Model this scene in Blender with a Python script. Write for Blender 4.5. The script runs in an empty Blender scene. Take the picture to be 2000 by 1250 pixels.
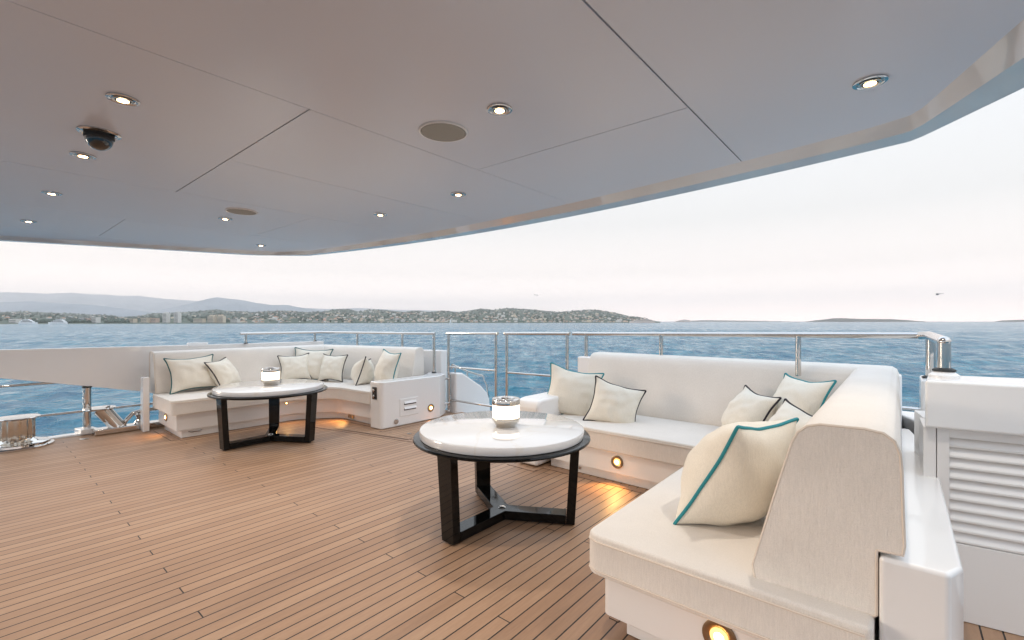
import bpy, bmesh, math, random
import numpy as np
from mathutils import Vector, Matrix, noise
random.seed(7); rng = np.random.RandomState(11)
S = bpy.context.scene
COL = S.collection
PI = math.pi
R_ = math.radians
EYE = 1.4
SEA = -2.8
YAW = R_(40.1)
FW = Vector((-math.sin(YAW), math.cos(YAW), 0)); RT = Vector((math.cos(YAW), math.sin(YAW), 0))

# ------------------------------------------------------------------ materials
def mat(name):
    m = bpy.data.materials.new(name); m.use_nodes = True
    nt = m.node_tree; b = nt.nodes['Principled BSDF']
    return m, nt, b
def nd(nt, t, **kw):
    n = nt.nodes.new(t)
    for k, v in kw.items(): setattr(n, k, v)
    return n
def setv(n, **kw):
    for k, v in kw.items(): n.inputs[k.replace('_', ' ')].default_value = v
def simple(name, col, rough=.5, metal=0., coat=0., var=.03, vscale=3., bump=0., bscale=60., spec=None, stretch=(1,1,1)):
    m, nt, b = mat(name)
    tc = nd(nt, 'ShaderNodeTexCoord'); mp = nd(nt, 'ShaderNodeMapping'); mp.inputs['Scale'].default_value = stretch
    nt.links.new(tc.outputs['Object'], mp.inputs[0])
    nz = nd(nt, 'ShaderNodeTexNoise'); setv(nz, Scale=vscale, Detail=4.)
    nt.links.new(mp.outputs[0], nz.inputs[0])
    mr = nd(nt, 'ShaderNodeMapRange'); setv(mr, From_Min=.3, From_Max=.7, To_Min=1-var, To_Max=1+var)
    nt.links.new(nz.outputs[0], mr.inputs[0])
    mx = nd(nt, 'ShaderNodeVectorMath', operation='SCALE'); mx.inputs[0].default_value = col[:3]
    nt.links.new(mr.outputs[0], mx.inputs['Scale']); nt.links.new(mx.outputs[0], b.inputs['Base Color'])
    setv(b, Roughness=rough, Metallic=metal); b.inputs['Coat Weight'].default_value = coat; b.inputs['Coat Roughness'].default_value = .04
    if spec is not None: b.inputs['Specular IOR Level'].default_value = spec
    if bump:
        n2 = nd(nt, 'ShaderNodeTexNoise'); setv(n2, Scale=bscale, Detail=3.); nt.links.new(mp.outputs[0], n2.inputs[0])
        bp = nd(nt, 'ShaderNodeBump'); setv(bp, Strength=bump, Distance=.01)
        nt.links.new(n2.outputs[0], bp.inputs['Height']); nt.links.new(bp.outputs[0], b.inputs['Normal'])
    return m
def emis(name, col, st):
    m, nt, b = mat(name)
    b.inputs['Base Color'].default_value = (*col, 1); b.inputs['Emission Color'].default_value = (*col, 1); b.inputs['Emission Strength'].default_value = st
    return m
def fabric(name, col, sc=1.):
    m, nt, b = mat(name)
    tc = nd(nt, 'ShaderNodeTexCoord')
    mp = nd(nt, 'ShaderNodeMapping'); mp.inputs['Scale'].default_value = (260*sc, 260*sc, 28*sc); nt.links.new(tc.outputs['Object'], mp.inputs[0])
    n1 = nd(nt, 'ShaderNodeTexNoise'); setv(n1, Scale=1., Detail=3., Roughness=.6); nt.links.new(mp.outputs[0], n1.inputs[0])
    mp2 = nd(nt, 'ShaderNodeMapping'); mp2.inputs['Scale'].default_value = (420*sc, 420*sc, 420*sc); nt.links.new(tc.outputs['Object'], mp2.inputs[0])
    n2 = nd(nt, 'ShaderNodeTexNoise'); setv(n2, Scale=1., Detail=1.); nt.links.new(mp2.outputs[0], n2.inputs[0])
    n3 = nd(nt, 'ShaderNodeTexNoise'); setv(n3, Scale=4., Detail=3.); nt.links.new(tc.outputs['Object'], n3.inputs[0])
    ad = nd(nt, 'ShaderNodeMath', operation='ADD'); nt.links.new(n1.outputs[0], ad.inputs[0]); nt.links.new(n2.outputs[0], ad.inputs[1])
    mr = nd(nt, 'ShaderNodeMapRange'); setv(mr, From_Min=.6, From_Max=1.4, To_Min=.87, To_Max=1.06); nt.links.new(ad.outputs[0], mr.inputs[0])
    mr2 = nd(nt, 'ShaderNodeMapRange'); setv(mr2, From_Min=.3, From_Max=.7, To_Min=.97, To_Max=1.03); nt.links.new(n3.outputs[0], mr2.inputs[0])
    ml = nd(nt, 'ShaderNodeMath', operation='MULTIPLY'); nt.links.new(mr.outputs[0], ml.inputs[0]); nt.links.new(mr2.outputs[0], ml.inputs[1])
    mx = nd(nt, 'ShaderNodeVectorMath', operation='SCALE'); mx.inputs[0].default_value = col
    nt.links.new(ml.outputs[0], mx.inputs['Scale']); nt.links.new(mx.outputs[0], b.inputs['Base Color'])
    bp = nd(nt, 'ShaderNodeBump'); setv(bp, Strength=.8, Distance=.002); nt.links.new(ad.outputs[0], bp.inputs['Height'])
    bp2 = nd(nt, 'ShaderNodeBump'); setv(bp2, Strength=.3, Distance=.01); n4 = nd(nt, 'ShaderNodeTexNoise'); setv(n4, Scale=9., Detail=2.)
    nt.links.new(tc.outputs['Object'], n4.inputs[0]); nt.links.new(n4.outputs[0], bp2.inputs['Height']); nt.links.new(bp.outputs[0], bp2.inputs['Normal'])
    nt.links.new(bp2.outputs[0], b.inputs['Normal'])
    setv(b, Roughness=.92); b.inputs['Sheen Weight'].default_value = .25; b.inputs['Specular IOR Level'].default_value = .2
    return m

def teak():
    m, nt, b = mat('teak_planks')
    L = nt.links.new
    def MA(op, a, b_=None, c=None):
        n = nd(nt, 'ShaderNodeMath', operation=op)
        for i, v in enumerate((a, b_, c)):
            if v is None: continue
            if isinstance(v, (int, float)): n.inputs[i].default_value = v
            else: L(v, n.inputs[i])
        return n.outputs[0]
    tc = nd(nt, 'ShaderNodeTexCoord'); sp = nd(nt, 'ShaderNodeSeparateXYZ'); L(tc.outputs['Object'], sp.inputs[0])
    X, Y = sp.outputs[0], sp.outputs[1]
    P = .0756
    u = MA('DIVIDE', MA('ADD', X, .019+20*P), P)
    i = MA('FLOOR', u); fr = MA('SUBTRACT', u, i)
    seam = MA('LESS_THAN', MA('ABSOLUTE', MA('SUBTRACT', fr, .5)), .5-.046)   # 1 on wood
    # butt joints: plank i breaks at y = .72 + .905*k, every fourth k
    q = MA('DIVIDE', MA('SUBTRACT', Y, .72), .905)
    s = MA('ADD', MA('ADD', q, i), 400.5)
    m4 = MA('MODULO', s, 4.)
    fm = MA('ABSOLUTE', MA('SUBTRACT', m4, .5+2))
    butt = MA('GREATER_THAN', fm, .0033)
    board = MA('FLOOR', MA('DIVIDE', MA('ADD', s, -2.5), 4.))
    wood = MA('MULTIPLY', seam, butt)
    cb = nd(nt, 'ShaderNodeCombineXYZ'); L(i, cb.inputs[0]); L(board, cb.inputs[1])
    wn = nd(nt, 'ShaderNodeTexWhiteNoise', noise_dimensions='3D'); L(cb.outputs[0], wn.inputs[0])
    # grain
    mp = nd(nt, 'ShaderNodeMapping'); mp.inputs['Scale'].default_value = (70, 3.2, 1)
    off = nd(nt, 'ShaderNodeVectorMath', operation='ADD'); L(tc.outputs['Object'], off.inputs[0])
    sc = nd(nt, 'ShaderNodeVectorMath', operation='SCALE'); L(wn.outputs['Color'], sc.inputs[0]); sc.inputs['Scale'].default_value = 13.; L(sc.outputs[0], off.inputs[1])
    L(off.outputs[0], mp.inputs[0])
    g = nd(nt, 'ShaderNodeTexNoise'); setv(g, Scale=1., Detail=6., Roughness=.62, Distortion=.4); L(mp.outputs[0], g.inputs[0])
    mp3 = nd(nt, 'ShaderNodeMapping'); mp3.inputs['Scale'].default_value = (320, 30, 1); L(off.outputs[0], mp3.inputs[0])
    g2 = nd(nt, 'ShaderNodeTexNoise'); setv(g2, Scale=1., Detail=3.); L(mp3.outputs[0], g2.inputs[0])
    big = nd(nt, 'ShaderNodeTexNoise'); setv(big, Scale=.9, Detail=4.); L(tc.outputs['Object'], big.inputs[0])
    v = MA('ADD', MA('ADD', MA('MULTIPLY', wn.outputs['Value'], .20), .06), MA('ADD', MA('MULTIPLY', g.outputs[0], .46), MA('ADD', MA('MULTIPLY', g2.outputs[0], .2), MA('MULTIPLY', MA('SUBTRACT', big.outputs[0], .5), .35))))
    cr = nd(nt, 'ShaderNodeValToRGB'); L(v, cr.inputs[0])
    e = cr.color_ramp.elements
    e[0].position = .2; e[0].color = (.265, .152, .09, 1)
    e[1].position = .82; e[1].color = (.52, .345, .225, 1)
    n = cr.color_ramp.elements.new(.5); n.color = (.39, .235, .143, 1)
    mx = nd(nt, 'ShaderNodeMix', data_type='RGBA'); L(wood, mx.inputs[0]); mx.inputs[6].default_value = (.009, .006, .005, 1); L(cr.outputs[0], mx.inputs[7])
    L(mx.outputs[2], b.inputs['Base Color'])
    rr = nd(nt, 'ShaderNodeMapRange'); setv(rr, From_Min=.3, From_Max=.7, To_Min=.42, To_Max=.62); L(g.outputs[0], rr.inputs[0]); L(rr.outputs[0], b.inputs['Roughness'])
    bp = nd(nt, 'ShaderNodeBump'); setv(bp, Strength=.5, Distance=.0015)
    hh = MA('ADD', MA('MULTIPLY', wood, .8), MA('MULTIPLY', g2.outputs[0], .25)); L(hh, bp.inputs['Height']); L(bp.outputs[0], b.inputs['Normal'])
    return m

def water():
    m, nt, b = mat('sea_water'); L = nt.links.new
    tc = nd(nt, 'ShaderNodeTexCoord'); b.inputs['IOR'].default_value = 1.333
    def tex(sc, stretch, rot, det=5., dist=.3):
        mp = nd(nt, 'ShaderNodeMapping', vector_type='TEXTURE'); mp.inputs['Scale'].default_value = stretch; mp.inputs['Rotation'].default_value = (0, 0, rot); L(tc.outputs['Object'], mp.inputs[0])
        n = nd(nt, 'ShaderNodeTexNoise'); setv(n, Scale=sc, Detail=det, Roughness=.62, Distortion=dist); L(mp.outputs[0], n.inputs[0]); return n
    # gust ruffles: dark look of steeper ripples put into base colour, plus higher roughness
    g1 = tex(.75, (1, 7, 1), R_(38), 4.); g2 = tex(.028, (1.4, 1, 1), R_(30), 4.)
    ad = nd(nt, 'ShaderNodeMath', operation='MULTIPLY_ADD'); L(g2.outputs[0], ad.inputs[0]); ad.inputs[1].default_value = .3; L(g1.outputs[0], ad.inputs[2])
    mr = nd(nt, 'ShaderNodeMapRange'); setv(mr, From_Min=.53, From_Max=.78); L(ad.outputs[0], mr.inputs[0])
    ro = nd(nt, 'ShaderNodeMapRange'); setv(ro, To_Min=.04, To_Max=.34); L(mr.outputs[0], ro.inputs[0]); L(ro.outputs[0], b.inputs['Roughness'])
    mx = nd(nt, 'ShaderNodeMix', data_type='RGBA'); mx.inputs[6].default_value = (.030, .18, .245, 1); mx.inputs[7].default_value = (.010, .095, .165, 1)
    L(mr.outputs[0], mx.inputs[0]); L(mx.outputs[2], b.inputs['Base Color'])
    prev = None
    for s_, st, d, rot in ((.16, (1.6, 1, 1), .85, R_(30)), (.5, (1.8, 1, 1), .62, R_(50)), (1.5, (2.2, 1, 1), .34, R_(38)), (5., (1.8, 1, 1), .05, R_(46))):
        n = tex(s_, st, rot)
        bp = nd(nt, 'ShaderNodeBump'); setv(bp, Strength=1., Distance=d); L(n.outputs[0], bp.inputs['Height'])
        if prev: L(prev.outputs[0], bp.inputs['Normal'])
        prev = bp
    L(prev.outputs[0], b.inputs['Normal'])
    return m

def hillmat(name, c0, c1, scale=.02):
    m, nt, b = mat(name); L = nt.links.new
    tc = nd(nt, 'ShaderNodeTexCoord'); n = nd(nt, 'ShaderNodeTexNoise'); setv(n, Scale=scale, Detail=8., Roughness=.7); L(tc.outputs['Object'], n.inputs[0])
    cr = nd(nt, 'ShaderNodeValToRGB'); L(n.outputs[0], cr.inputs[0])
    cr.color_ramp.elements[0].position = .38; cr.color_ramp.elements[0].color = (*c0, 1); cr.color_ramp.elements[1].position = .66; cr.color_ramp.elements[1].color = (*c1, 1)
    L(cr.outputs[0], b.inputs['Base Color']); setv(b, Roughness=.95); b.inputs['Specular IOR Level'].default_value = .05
    return m

M = {}
M['teak'] = teak()
M['gel'] = simple('white_gelcoat', (.84, .825, .81), .2, coat=.6, var=.012, vscale=1.3)
M['gelb'] = simple('white_painted_panel', (.82, .79, .76), .3, coat=.3, var=.012, vscale=1.3)
M['ceil'] = simple('ceiling_paint', (.68, .70, .765), .26, var=.012, vscale=.8, spec=.6)
M['lip'] = simple('roof_edge_gloss', (.62, .61, .61), .07, coat=1., var=.01)
M['gap'] = simple('dark_joint', (.05, .035, .03), .8)
M['seat'] = fabric('ivory_boucle_fabric', (.82, .765, .70))
M['pill'] = fabric('cream_pillow_cloth', (.84, .78, .67), .8)
M['pipe_s'] = simple('beige_piping', (.74, .65, .56), .9)
M['teal'] = simple('teal_piping', (.02, .25, .29), .8, bump=.4, bscale=400)
M['dteal'] = simple('dark_teal_piping', (.02, .12, .13), .8, bump=.4, bscale=400)
M['black'] = simple('black_piping', (.022, .018, .024), .8, bump=.4, bscale=400)
M['chrome'] = simple('polished_steel', (.60, .575, .55), .05, metal=1., var=.02, vscale=8)
M['chromer'] = simple('brushed_steel', (.62, .58, .52), .22, metal=1., var=.05, vscale=30)
M['bronze'] = simple('bronzed_bezel', (.34, .25, .16), .3, metal=1., var=.1, vscale=40)
M['lacq'] = simple('black_lacquer', (.004, .004, .004), .06, var=.0, spec=.28)
M['marble'] = None
M['rubber'] = simple('black_rubber', (.02, .02, .02), .6)
M['grille'] = simple('speaker_grille', (.36, .35, .31), .7, var=.05, vscale=200, bump=.3, bscale=500)
M['dome'] = simple('smoked_dome', (.012, .010, .010), .05, coat=1.)
M['bulb'] = emis('warm_bulb', (1., .66, .34), 9.)
M['stepb'] = emis('amber_step_bulb', (1., .60, .22), 16.)
M['stepd'] = emis('amber_diffuser', (1., .50, .16), .9)
M['lampg'] = emis('lit_opal_glass', (1., .87, .68), 1.25)
M['socket'] = simple('socket_panel', (.015, .015, .017), .25)
M['plate'] = simple('beige_socket_plate', (.42, .40, .33), .4)
M['hull'] = simple('hull_paint', (.74, .74, .74), .15, coat=.8)
M['dglass'] = simple('dark_saloon_glass', (.02, .022, .025), .05, coat=1.)
def marble():
    m, nt, b = mat('white_veined_marble'); L = nt.links.new
    tc = nd(nt, 'ShaderNodeTexCoord'); n = nd(nt, 'ShaderNodeTexNoise'); setv(n, Scale=.9, Detail=5., Distortion=1.2); L(tc.outputs['Object'], n.inputs[0])
    a = nd(nt, 'ShaderNodeMath', operation='SUBTRACT'); L(n.outputs[0], a.inputs[0]); a.inputs[1].default_value = .5
    a2 = nd(nt, 'ShaderNodeMath', operation='ABSOLUTE'); L(a.outputs[0], a2.inputs[0])
    cr = nd(nt, 'ShaderNodeValToRGB'); L(a2.outputs[0], cr.inputs[0]); cr.color_ramp.elements[0].color = (.64, .62, .60, 1); cr.color_ramp.elements[0].position = 0; cr.color_ramp.elements[1].position = .012; cr.color_ramp.elements[1].color = (.66, .66, .67, 1)
    L(cr.outputs[0], b.inputs['Base Color']); setv(b, Roughness=.09); b.inputs['Coat Weight'].default_value = .7; b.inputs['Coat Roughness'].default_value = .03
    return m
M['marble'] = marble()

# ------------------------------------------------------------------ object helpers
def tag(o, label=None, cat=None, group=None, kind=None):
    if label: o['label'] = label
    if cat: o['category'] = cat
    if group: o['group'] = group
    if kind: o['kind'] = kind
    return o
def thing(name, label, cat, loc=(0,0,0), rz=0., group=None):
    o = bpy.data.objects.new(name, None); COL.objects.link(o); o.location = loc; o.rotation_euler = (0, 0, rz); o.empty_display_size = .1
    return tag(o, label, cat, group)
class BM:      # thin wrapper so we can chain shapes into one mesh
    def __init__(s): s.b = bmesh.new()
    def box(s, x0, x1, y0, y1, z0, z1, mi=0):
        v = [s.b.verts.new(p) for p in ((x0,y0,z0),(x1,y0,z0),(x1,y1,z0),(x0,y1,z0),(x0,y0,z1),(x1,y0,z1),(x1,y1,z1),(x0,y1,z1))]
        for f in ((0,3,2,1),(4,5,6,7),(0,1,5,4),(1,2,6,5),(2,3,7,6),(3,0,4,7)):
            s.b.faces.new([v[i] for i in f]).material_index = mi
        return s
    def prism(s, pts, z0, z1, mi=0, f=None):   # f maps (a,b,c)->xyz
        f = f or (lambda a, b, c: (a, b, c))
        lo = [s.b.verts.new(f(a, b, z0)) for a, b in pts]; hi = [s.b.verts.new(f(a, b, z1)) for a, b in pts]
        n = len(pts)
        s.b.faces.new(lo[::-1]).material_index = mi; s.b.faces.new(hi).material_index = mi
        for i in range(n): s.b.faces.new((lo[i], lo[(i+1)%n], hi[(i+1)%n], hi[i])).material_index = mi
        return s
    def tube(s, pts, r, n=12, closed=False, mi=0, caps=True):
        pts = [Vector(p) for p in pts]; N = len(pts)
        rr = r if isinstance(r, (list, tuple)) else [r]*N
        rings = []; up = None
        for i, p in enumerate(pts):
            a = pts[i-1] if (i or closed) else None; c = pts[(i+1) % N] if (i < N-1 or closed) else None
            d0 = (p-a).normalized() if a is not None else None; d1 = (c-p).normalized() if c is not None else None
            d = (d0+d1).normalized() if d0 is not None and d1 is not None else (d0 if d0 is not None else d1)
            if up is None:
                up = Vector((0,0,1)) if abs(d.z) < .9 else Vector((1,0,0))
            x = d.cross(up)
            if x.length < 1e-4: x = d.cross(Vector((0,1,0)))
            x.normalize(); y = x.cross(d).normalized(); up = y
            k = 1.
            if d0 is not None and d1 is not None:
                cs = max(.35, d.dot(d1)); 
                k = 1./cs if N < 40 else 1.
            # stretch only in bend plane
            bend = (d1-d0) if (d0 is not None and d1 is not None) else None
            ring = []
            for j in range(n):
                t = 2*PI*j/n; v = (x*math.cos(t)+y*math.sin(t))*rr[i]
                if bend is not None and bend.length > 1e-3 and k > 1.001:
                    bn = bend.normalized(); v = v + bn*(v.dot(bn))*(k-1)
                ring.append(s.b.verts.new(p+v))
            rings.append(ring)
        for i in range(N if closed else N-1):
            A, B = rings[i], rings[(i+1) % N]
            for j in range(n): s.b.faces.new((A[j], A[(j+1)%n], B[(j+1)%n], B[j])).material_index = mi
        if caps and not closed:
            s.b.faces.new(rings[0][::-1]).material_index = mi; s.b.faces.new(rings[-1]).material_index = mi
        return s
    def lathe(s, prof, c=(0,0,0), n=40, axis='z', mi=0, mis=None, flute=None):
        rings = []
        for r, z in prof:
            ring = []
            for j in range(n):
                t = 2*PI*j/n; q = r
                p = (q*math.cos(t), q*math.sin(t), z)
                if axis == 'y': p = (p[0], p[2], p[1])
                if axis == 'x': p = (p[2], p[0], p[1])
                ring.append(s.b.verts.new((c[0]+p[0], c[1]+p[1], c[2]+p[2])))
            rings.append(ring)
        for k in range(len(rings)-1):
            for j in range(n):
                f = s.b.faces.new((rings[k][j], rings[k][(j+1)%n], rings[k+1][(j+1)%n], rings[k+1][j])); f.material_index = mis[k] if mis else mi
        s.b.faces.new(rings[0][::-1]).material_index = mis[0] if mis else mi
        s.b.faces.new(rings[-1]).material_index = mis[-1] if mis else mi
        return s
    def xf(s, mtx): bmesh.ops.transform(s.b, matrix=mtx, verts=s.b.verts); return s
    def o(s, name, m, parent=None, **kw): return obj(name, s.b, m, parent, **kw)
def obj(name, bm, m, parent=None, bevel=0., seg=3, sharp=35., smooth=True, recalc=True):
    me = bpy.data.meshes.new(name)
    if recalc: bmesh.ops.recalc_face_normals(bm, faces=bm.faces)
    bm.to_mesh(me); bm.free()
    o = bpy.data.objects.new(name, me); COL.objects.link(o)
    for mm in (m if isinstance(m, (list, tuple)) else [m]): me.materials.append(mm)
    if smooth and len(me.polygons):
        me.polygons.foreach_set('use_smooth', [True]*len(me.polygons)); me.set_sharp_from_angle(angle=R_(sharp))
    if bevel:
        b = o.modifiers.new('bevel', 'BEVEL'); b.width = bevel; b.segments = seg; b.limit_method = 'ANGLE'; b.angle_limit = R_(30); b.harden_normals = True
    if parent: o.parent = parent
    return o
def copy_tree(o, parent=None):
    c = o.copy(); COL.objects.link(c)
    if parent: c.parent = parent
    for ch in list(o.children): copy_tree(ch, c)
    return c
def roundpoly(pts, rad, n=5):
    out = []; N = len(pts)
    for i in range(N):
        p = Vector(pts[i]); a = Vector(pts[i-1]); c = Vector(pts[(i+1)%N]); r = rad[i] if isinstance(rad, (list, tuple)) else rad
        if r <= 0: out.append(tuple(p)); continue
        d0 = (a-p).normalized(); d1 = (c-p).normalized()
        ang = d0.angle(d1); t = min(r/math.tan(ang/2), (a-p).length*.49, (c-p).length*.49)
        p0 = p+d0*t; p1 = p+d1*t
        for k in range(n+1):
            s = k/n; out.append(tuple(p0*(1-s)**2+p*2*s*(1-s)+p1*s*s))
    return out
def sweep(path, prof):
    """profile (offset to the right of travel, z) swept along a plan polyline with mitres"""
    b = bmesh.new(); P = [Vector(p) for p in path]; N = len(P); rings = []
    for i, p in enumerate(P):
        d0 = (P[i]-P[i-1]).normalized() if i else None; d1 = (P[i+1]-P[i]).normalized() if i < N-1 else None
        n0 = Vector((d0.y, -d0.x)) if d0 is not None else None; n1 = Vector((d1.y, -d1.x)) if d1 is not None else None
        if n0 is None: nn = n1
        elif n1 is None: nn = n0
        else: nn = (n0+n1).normalized(); nn = nn/max(.3, nn.dot(n1))
        rings.append([b.verts.new((p.x+nn.x*o, p.y+nn.y*o, z)) for o, z in prof])
    n = len(prof)
    for i in range(N-1):
        for j in range(n): b.faces.new((rings[i][j], rings[i][(j+1)%n], rings[i+1][(j+1)%n], rings[i+1][j]))
    b.faces.new(rings[0]); b.faces.new(rings[-1][::-1])
    s = BM.__new__(BM); s.b = b
    return s
def proftube(path, prof, at, r):
    """piping that follows the profile at one end of the path"""
    P = [Vector(p) for p in path]
    d = (P[1]-P[0]).normalized() if at == 0 else (P[-1]-P[-2]).normalized(); p = P[at]; nn = Vector((d.y, -d.x))
    return BM().tube([(p.x+nn.x*o, p.y+nn.y*o, z) for o, z in prof], r, 6, closed=True)

# ------------------------------------------------------------------ the yacht: deck, hull, ceiling
deck_poly = [(-7.70,-3.2),(1.6,-3.2),(1.6,3.3),(.9,4.6),(.2,4.93),(-5.28,4.93),(-6.6,4.55),(-7.70,4.0)]
o = BM().prism(deck_poly, -.08, 0.).o('deck', M['teak'], smooth=False); tag(o, kind='structure')
hull = BM()
hull.prism([(x*1.0-.06*(x < -7) , y) for x, y in deck_poly], -3.3, -.085)
hull.box(-7.80, -7.66, -3.2, 1.55, -.35, .022).box(-7.80, -7.66, 1.552, 3.95, -.35, .02)
hull.prism([(-7.83,.86),(-7.63,.9),(-7.63,1.06),(-7.83,1.02)], .01, .075)
o = hull.o('hull', M['hull'], bevel=.012); tag(o, kind='structure')
# roof outline: inner and outer arcs of the aft edge
def arc(x, c, y0, k): return y0 - k*(x-c)**2
inner = [(1.02,.10),(.65,1.18),(.29,2.17),(.06,2.80)] + [(x, arc(x, -3.4, 3.19, .030)) for x in np.linspace(-.15, -6.1, 18)] + [(-6.55,2.75),(-7.0,1.75),(-7.62,.25),(-7.9,-.6)]
outer = [(1.35,.20),(.95,1.55),(.42,2.60),(.06,3.08)] + [(x, arc(x, -3.1, 3.42, .034)) for x in np.linspace(-.12, -6.3, 18)] + [(-6.85,2.55),(-7.28,1.45),(-7.86,.15),(-8.15,-.7)]
ZC = 2.35; ZL = 2.31
def chaikin(P):
    out = [P[0]]
    for a, b in zip(P, P[1:]): out += [(a[0]*.9+b[0]*.1, a[1]*.9+b[1]*.1), (a[0]*.1+b[0]*.9, a[1]*.1+b[1]*.9)]
    return out+[P[-1]]
inner = chaikin(chaikin(inner)); outer = chaikin(chaikin(outer))
rb = bmesh.new(); n = len(inner)
mid = [((a[0]*.62+b[0]*.38), (a[1]*.62+b[1]*.38)) for a, b in zip(inner, outer)]
rows = [[(x, y, ZC+.004) for x, y in inner], [(x, y, ZL) for x, y in mid], [(x, y, ZL+.002) for x, y in outer], [(x*1.002, y*1.004, ZL+.03) for x, y in outer], [(x*1.002, y*1.004, ZL+.34) for x, y in outer]]
rv = [[rb.verts.new(p) for p in r] for r in rows]
for a, b_ in zip(rv, rv[1:]):
    for i in range(n-1): rb.faces.new((a[i], a[i+1], b_[i+1], b_[i]))
bmesh.ops.recalc_face_normals(rb, faces=rb.faces)
o = obj('roof_edge', rb, M['lip'], sharp=22, recalc=False); tag(o, kind='structure')
# ceiling panels clipped to the inner outline by bisecting rectangles; grooves between them are real gaps
def clip(poly, p, q):   # keep left of p->q
    out = []; px, py = p; dx, dy = q[0]-px, q[1]-py
    sd = lambda a: dx*(a[1]-py)-dy*(a[0]-px)
    for i in range(len(poly)):
        a, b = poly[i-1], poly[i]; sa, sb = sd(a), sd(b)
        if (sa >= 0) != (sb >= 0):
            t = sa/(sa-sb); out.append((a[0]+(b[0]-a[0])*t, a[1]+(b[1]-a[1])*t))
        if sb >= 0: out.append(b)
    return out
outline = [(1.02,-2.0)]+inner+[(-7.95,-2.0)]
cpan = BM()
G = .0016; W = .0035
def panel(x0, x1, y0, y1, gl=G, gr=G, gb=G, gt=G):
    pl = [(x0+gl, y0+gb), (x1-gr, y0+gb), (x1-gr, y1-gt), (x0+gl, y1-gt)]
    for i in range(len(outline)):
        p, q = outline[i], outline[(i+1) % len(outline)]
        if q == (1.02,-2.0) or p == (-7.95,-2.0): continue
        pl = clip(pl, p, q)
        if len(pl) < 3: return
    cpan.prism(pl, ZC, ZC+.02)
YB, YT = -2.0, 3.6
panel(-.714, 1.6, YB, YT, gl=W)
panel(-2.02, -.714, YB, 2.065, gr=W, gt=.0025); panel(-2.02, -.714, 2.065, YT, gr=W, gb=.0025)
panel(-3.02, -2.02, .99, YT, gb=W, gl=G); panel(-4.06, -3.02, .99, YT, gb=W)
panel(-4.06, -2.02, YB, .99, gt=W)
panel(-5.50, -4.06, YB, 2.05); panel(-5.50, -4.06, 2.05, YT)
panel(-6.85, -5.50, YB, .95, gt=.0022); panel(-6.85, -5.50, .95, YT, gb=.0022)
panel(-8.2, -6.85, YB, YT)
o = cpan.o('ceiling', M['ceil'], smooth=False); tag(o, kind='structure')
core = [(x, y-.0) for x, y in outline]
o = BM().prism(core, ZC+.021, ZC+.06).o('ceiling_backing', M['gap'], smooth=False); tag(o, kind='structure')
o = BM().prism([(1.2,-2.05)]+[(x*.998,y*.998) for x,y in outer]+[(-8.15,-2.05)], ZC+.28, ZC+.34).o('roof', M['hull'], smooth=False); tag(o, kind='structure')
# ------------------------------------------------------------------ light helper
def spot(name, loc, e, col, size=R_(120), blend=.8, rad=.03, rot=(0,0,0), parent=None):
    l = bpy.data.lights.new(name, 'SPOT'); l.energy = e; l.color = col; l.spot_size = size; l.spot_blend = blend; l.shadow_soft_size = rad
    o = bpy.data.objects.new(name, l); COL.objects.link(o); o.location = loc; o.rotation_euler = rot
    if parent: o.parent = parent
    return o
def point(name, loc, e, col, rad=.03, parent=None):
    l = bpy.data.lights.new(name, 'POINT'); l.energy = e; l.color = col; l.shadow_soft_size = rad
    o = bpy.data.objects.new(name, l); COL.objects.link(o); o.location = loc
    if parent: o.parent = parent
    return o
WARM = (1., .90, .78)
# downlights
dl = [((-2.532,.43),'lit downlight in the ceiling just behind the dome camera, largest of the left cluster'),
      ((-1.365,1.535),'lit downlight in the ceiling beside the big round speaker'),
      ((-.087,2.307),'lit downlight in the bluish ceiling panel at the right roof corner'),
      ((-3.563,.428),'lit downlight half hidden just below the black dome camera'),
      ((-4.79,.405),'lit downlight next beyond the dome camera towards the left roof edge'),
      ((-6.3,.378),'lit downlight nearest the left roof edge, in line with the dome camera'),
      ((-4.755,1.538),'lit downlight beside the small far round speaker'),
      ((-6.074,2.362),'tiny lit downlight at the far left corner of the roof'),
      ((-3.52,2.366),'small lit downlight in the far row, left of its neighbour above the railing gates'),
      ((-2.511,2.36),'small lit downlight in the far row directly below the big speaker')]
def downlight():
    r = thing('downlight', 'x', 'ceiling light', (0,0,ZC), 0, 'downlights set into the ceiling')
    BM().lathe([(.0575,.0),(.057,-.005),(.050,-.007),(.043,-.005),(.041,.0),(.041,.012),(.0575,.012)], n=40).o('bezel', M['chrome'], r, sharp=60)
    # the closed lathe above fills its centre: build the ring open and add a gimbal
    BM().lathe([(.037,-.0075),(.037,-.010),(.030,-.010),(.028,-.0085),(.028,-.0075)], n=36).o('gimbal_ring', M['chromer'], r, sharp=60)
    BM().lathe([(.021,-.0090),(.018,-.0105),(.010,-.0115),(.001,-.012)], n=28).o('bulb', M['bulb'], r)
    return r
d0 = downlight()
for i, (p, lb) in enumerate(dl):
    d = d0 if i == 0 else copy_tree(d0)
    d.location = (p[0], p[1], ZC-.001); d['label'] = lb
    spot('downlight_lamp', (p[0], p[1], ZC-.03), 17., WARM, R_(128), 1., .03).parent = None
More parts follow.
